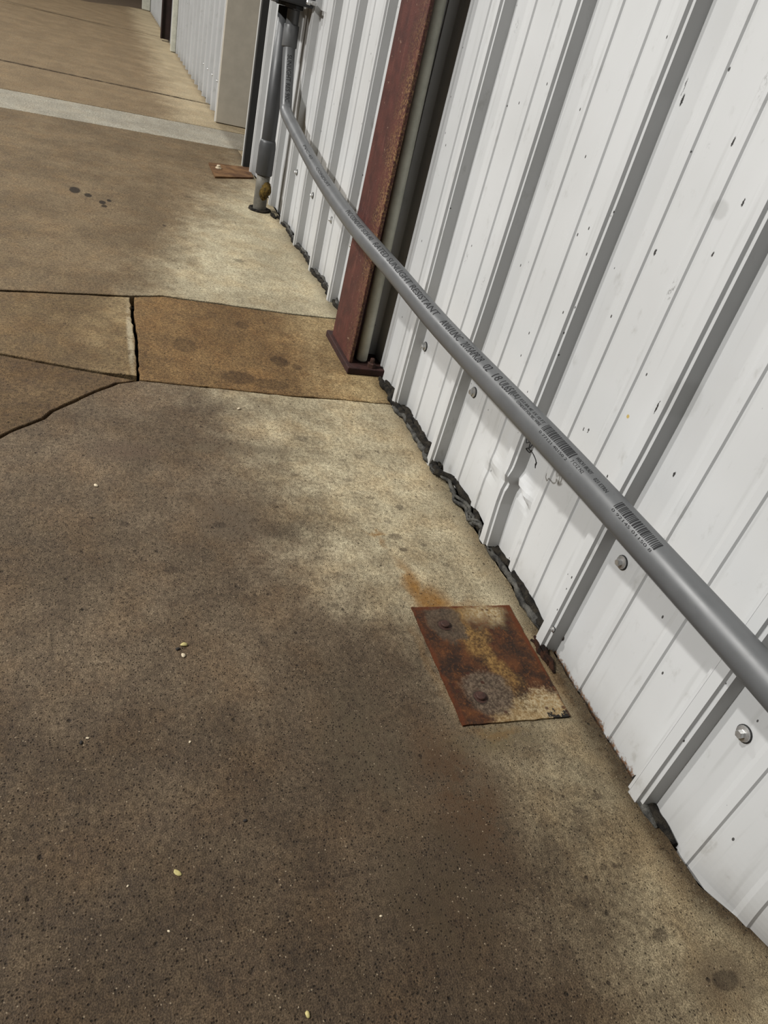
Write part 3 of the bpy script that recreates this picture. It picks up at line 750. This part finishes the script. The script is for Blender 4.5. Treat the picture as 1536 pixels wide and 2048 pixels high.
# ================================================================== SEALANT STRIPS
def strand(s0, s1, y0, z0, r, seed, par, mat, amp=(.010, .008), zmin=.0, ytab=None, freq=16):
    n = max(8, int((s1-s0)/.008)); pts = []
    for i in range(n+1):
        s = s0+(s1-s0)*i/n
        yc = lerp(ytab, s) if ytab else y0
        y = yc+y0*(1 if ytab else 0)+amp[0]*(nz(s*freq, seed)+.5*nz(s*freq*2.6, seed+9))
        z = z0+amp[1]*(nz(s*freq*1.1, seed+20)+.5*nz(s*freq*2.9, seed+31))
        pts.append((s+.004*nz(s*freq*2, seed+40), max(y, -.02), max(z, zmin)))
    V, F = tube(pts, lambda i, a: r*(1+.35*nz(i*.22, a*.8, seed)+.25*nz(i*.8, a*1.6, seed+5))*min(1, .35+i*.15, .35+(n-i)*.15), 10)
    return mesh('strand', V, F, mat, par, True)
YT = [(.30, .016), (.375, .018), (.436, .018), (.50, .006), (.55, .006), (.586, .020), (.64, .012), (.683, .016), (.737, .006), (.768, .020), (.83, .016), (.866, .032), (.90, .032), (.94, .024), (1.03, .022), (1.12, .018), (1.21, .030), (1.34, .026)]
f1 = empty('foam_strip', (.8, .02, 0), label='crumpled grey-black sealant strip squeezed out under the white wall, near the bolted rusty plate', cat='sealant')
strand(.325, .62, .000, .010, 0.0063, 1.2, f1, MAT['foam'], ytab=YT)
strand(.31, .66, -.010, .014, 0.0081, 4.1, f1, MAT['foamdark'], ytab=YT)
strand(.40, .90, .000, .009, 0.0052, 7.7, f1, MAT['foam'], ytab=YT, amp=(.012, .008))
strand(.55, .92, -.012, .015, 0.0081, 9.3, f1, MAT['foamdark'], ytab=YT)
strand(.58, .80, .002, .016, 0.0041, 11.9, f1, MAT['foam'], ytab=YT, amp=(.014, .010), freq=22)
strand(.62, .74, .004, .012, 0.0037, 13.5, f1, MAT['foam'], ytab=YT, amp=(.016, .010), freq=26)
strand(.86, 1.25, -.006, .010, 0.0089, 15.4, f1, MAT['foamdark'], ytab=YT, freq=24)
strand(.88, 1.22, .002, .007, 0.0067, 17.2, f1, MAT['foam'], ytab=YT, freq=30)
strand(.90, 1.36, -.016, .013, 0.0081, 19.9, f1, MAT['foamdark'], ytab=YT, freq=26)
strand(1.22, 1.385, -.002, .008, 0.0081, 21.5, f1, MAT['foamdark'], ytab=YT, freq=34)
f2 = empty('foam_strip', (2.5, .02, 0), label='thin dark sealant strip along the foot of the wall, between red column and riser pipe', cat='sealant')
YF = [(1.72, .012), (1.914, .014), (2.035, .016), (2.188, .012), (2.254, .026), (2.368, .016), (2.505, .016), (2.60, .028), (2.75, .02), (2.893, .024), (3.0, .03)]
strand(1.72, 2.35, -.002, .006, 0.0070, 31.0, f2, MAT['foamdark'], ytab=YF, freq=30)
strand(1.80, 2.30, -.010, .012, 0.0067, 33.0, f2, MAT['foam'], ytab=YF, freq=26)
strand(2.25, 3.02, -.004, .005, 0.0067, 35.0, f2, MAT['foamdark'], ytab=YF)
strand(2.30, 2.95, -.008, .011, 0.0059, 37.0, f2, MAT['foam'], ytab=YF)
f3 = empty('foam_strip', (3.08, .1, 0), label='black sealant ring around the foot of the riser pipe', cat='sealant')
pts = [(3.085+.045*math.cos(a)*(1+.2*nz(a*2, 1)), .098+.042*math.sin(a)*(1+.2*nz(a*2, 5)), .002) for a in [math.pi*2*i/40 for i in range(41)]]
V, F = tube(pts, lambda i, a: .0085*(1+.4*nz(i*.5, a)), 8); mesh('strand', V, F, MAT['foamdark'], f3, True)
strand(2.97, 3.06, .045, .004, .010, 41.0, f3, MAT['foamdark'])
f4 = empty('foam_strip', (0, .02, 0), label='short dark sealant plug under the rib nearest the viewer', cat='sealant')
strand(-.045, .030, .020, .000, .0085, 51.0, f4, MAT['foam'], amp=(.006, .003))
strand(-.07, .040, .008, -.004, .0090, 53.0, f4, MAT['foamdark'], amp=(.006, .003))
f5 = empty('foam_strip', (.30, .03, 0), label='flaking black-brown rust crust where the rusty plate meets the wall', cat='rust crust')
RUSTC = simple('black_rust_crust', srgb(60, 34, 18), .9, 0, .7, 60, .9, .2, srgb(16, 9, 6), .004)
strand(.255, .345, .030, .001, .0070, 61.0, f5, RUSTC, amp=(.010, .006), freq=40)
strand(.275, .335, .038, .000, .0065, 63.0, f5, RUSTC, amp=(.010, .006), freq=46)

# ================================================================== SMALL THINGS
def pebble(x, y, r, mat, seed, name, label, cat, flat=.55, stretch=1.4, z=0.0):
    bm = bmesh.new(); bmesh.ops.create_icosphere(bm, subdivisions=2, radius=1.0)
    a = seed*1.7
    for v in bm.verts:
        c = v.co*(1+.35*nz(v.co.x*1.3+seed, v.co.y*1.3, v.co.z*1.3))
        X, Y = c.x*stretch, c.y
        v.co = Vector((X*math.cos(a)-Y*math.sin(a), X*math.sin(a)+Y*math.cos(a), c.z*flat))*r
    o = bm_obj(name, bm, mat, None, True, label=label, cat=cat)
    o.location = (x, y, z+r*flat*.72)
    return o
pebble(.368, .658, .0042, MAT['yellowstone'], 1, 'stone_chip', 'largest yellowish chip, upper of a small cluster on the dark slab left of centre', 'pebble')
pebble(.346, .661, .0032, MAT['palestone'], 2, 'stone_chip', 'small greyish chip just below the yellowish chip on the dark slab', 'pebble')
pebble(.360, .668, .0028, MAT['darkstone'], 3, 'stone_chip', 'tiny dark crumb between the two chips of the cluster', 'pebble')
pebble(.798, .788, .0036, MAT['palestone'], 4, 'stone_chip', 'lone white pebble on the brown slab below the diagonal crack', 'pebble')
pebble(1.147, .463, .0038, MAT['palestone'], 5, 'stone_chip', 'white pebble near the joint of the ochre patch', 'pebble')
pebble(.007, .695, .0030, MAT['yellowstone'], 6, 'leaf_scrap', 'pale yellowish leaf scrap on the dark foreground slab', 'leaf', .2, 1.9)
pebble(.001, .750, .0012, MAT['palestone'], 7, 'stone_chip', 'white grain left of the leaf scrap on the dark foreground slab', 'pebble')
pebble(-.057, .709, .0013, MAT['palestone'], 8, 'stone_chip', 'white grain below the leaf scrap on the dark foreground slab', 'pebble')
pebble(.187, .665, .0017, MAT['palestone'], 9, 'stone_chip', 'white grain on dark slab, midway between chip cluster and leaf scrap', 'pebble')
pebble(.209, .795, .0016, MAT['palestone'], 10, 'stone_chip', 'white grain beside a black pit near the left edge', 'pebble')
pebble(.203, .803, .0022, MAT['darkstone'], 11, 'stone_chip', 'black crumb beside a white grain near the left edge', 'pebble')
pebble(-.086, .468, .0014, MAT['palestone'], 12, 'stone_chip', 'white grain in the lower middle of the dark foreground slab', 'pebble')
pebble(-.168, .576, .0026, MAT['yellowstone'], 13, 'stone_chip', 'dull pale pebble at the bottom edge of the picture', 'pebble')
pebble(.060, .608, .0020, MAT['darkstone'], 14, 'stone_chip', 'black crumb on the dark foreground slab right of the leaf scrap', 'pebble')

# scattered sand grains on the slab nearest the viewer
bm = bmesh.new(); rg = random.Random(5)
for i in range(2600):
    x = rg.uniform(-.28, 1.0); y = rg.uniform(.14, .98)
    if rg.random() > (.25+.75*min(1, y/.55)): continue
    r = rg.uniform(.00045, .0011)*(1.7 if rg.random() < .04 else 1)
    vs = [bm.verts.new((x+r*math.cos(a)*rg.uniform(.8, 1.3), y+r*math.sin(a)*rg.uniform(.8, 1.3), .0002)) for a in (0, 2.1, 4.2)]
    tp = bm.verts.new((x, y, .0002+r*1.1))
    for k in range(3): bm.faces.new((vs[k], vs[(k+1) % 3], tp))
bm_obj('sand_grains', bm, MAT['pewash'], None, False, label='pale sand grains scattered over the dark foreground slab', cat='sand', kind='stuff')

# wire ends hooked behind the conduit
wr = empty('wire', (.51, .08, .30), label='thin black wire twisted under the conduit, by the folded dent', cat='wire')
pts = catmull([(.498, .082, .336), (.505, .086, .322), (.512, .088, .327), (.506, .090, .318), (.499, .088, .323), (.495, .088, .312), (.503, .072, .300), (.500, .062, .288), (.506, .052, .274), (.518, .045, .268), (.520, .040, .258), (.527, .036, .258), (.530, .034, .264)], 6)
V, F = tube(pts, .0009, 6); mesh('strand', V, F, MAT['rubber'], wr, True)
pts = catmull([(.492, .086, .326), (.489, .092, .318), (.496, .093, .312), (.490, .088, .308), (.484, .090, .316)], 6)
V, F = tube(pts, .0013, 6); mesh('strand', V, F, MAT['rubber'], wr, True)

# far downspouts
bm_obj('downspout', box_bm(9.12, 9.20, .032, .085, .004, 2.6, .006), MAT['palepipe'], None, label='pale downspout on the white wall in front of the nearer dark post', cat='downspout')
bm_obj('downspout', box_bm(14.70, 14.84, .032, .16, .004, 2.6, .01), MAT['palepipe'], None, label='grey-green downspout at the far end of the wall', cat='downspout')
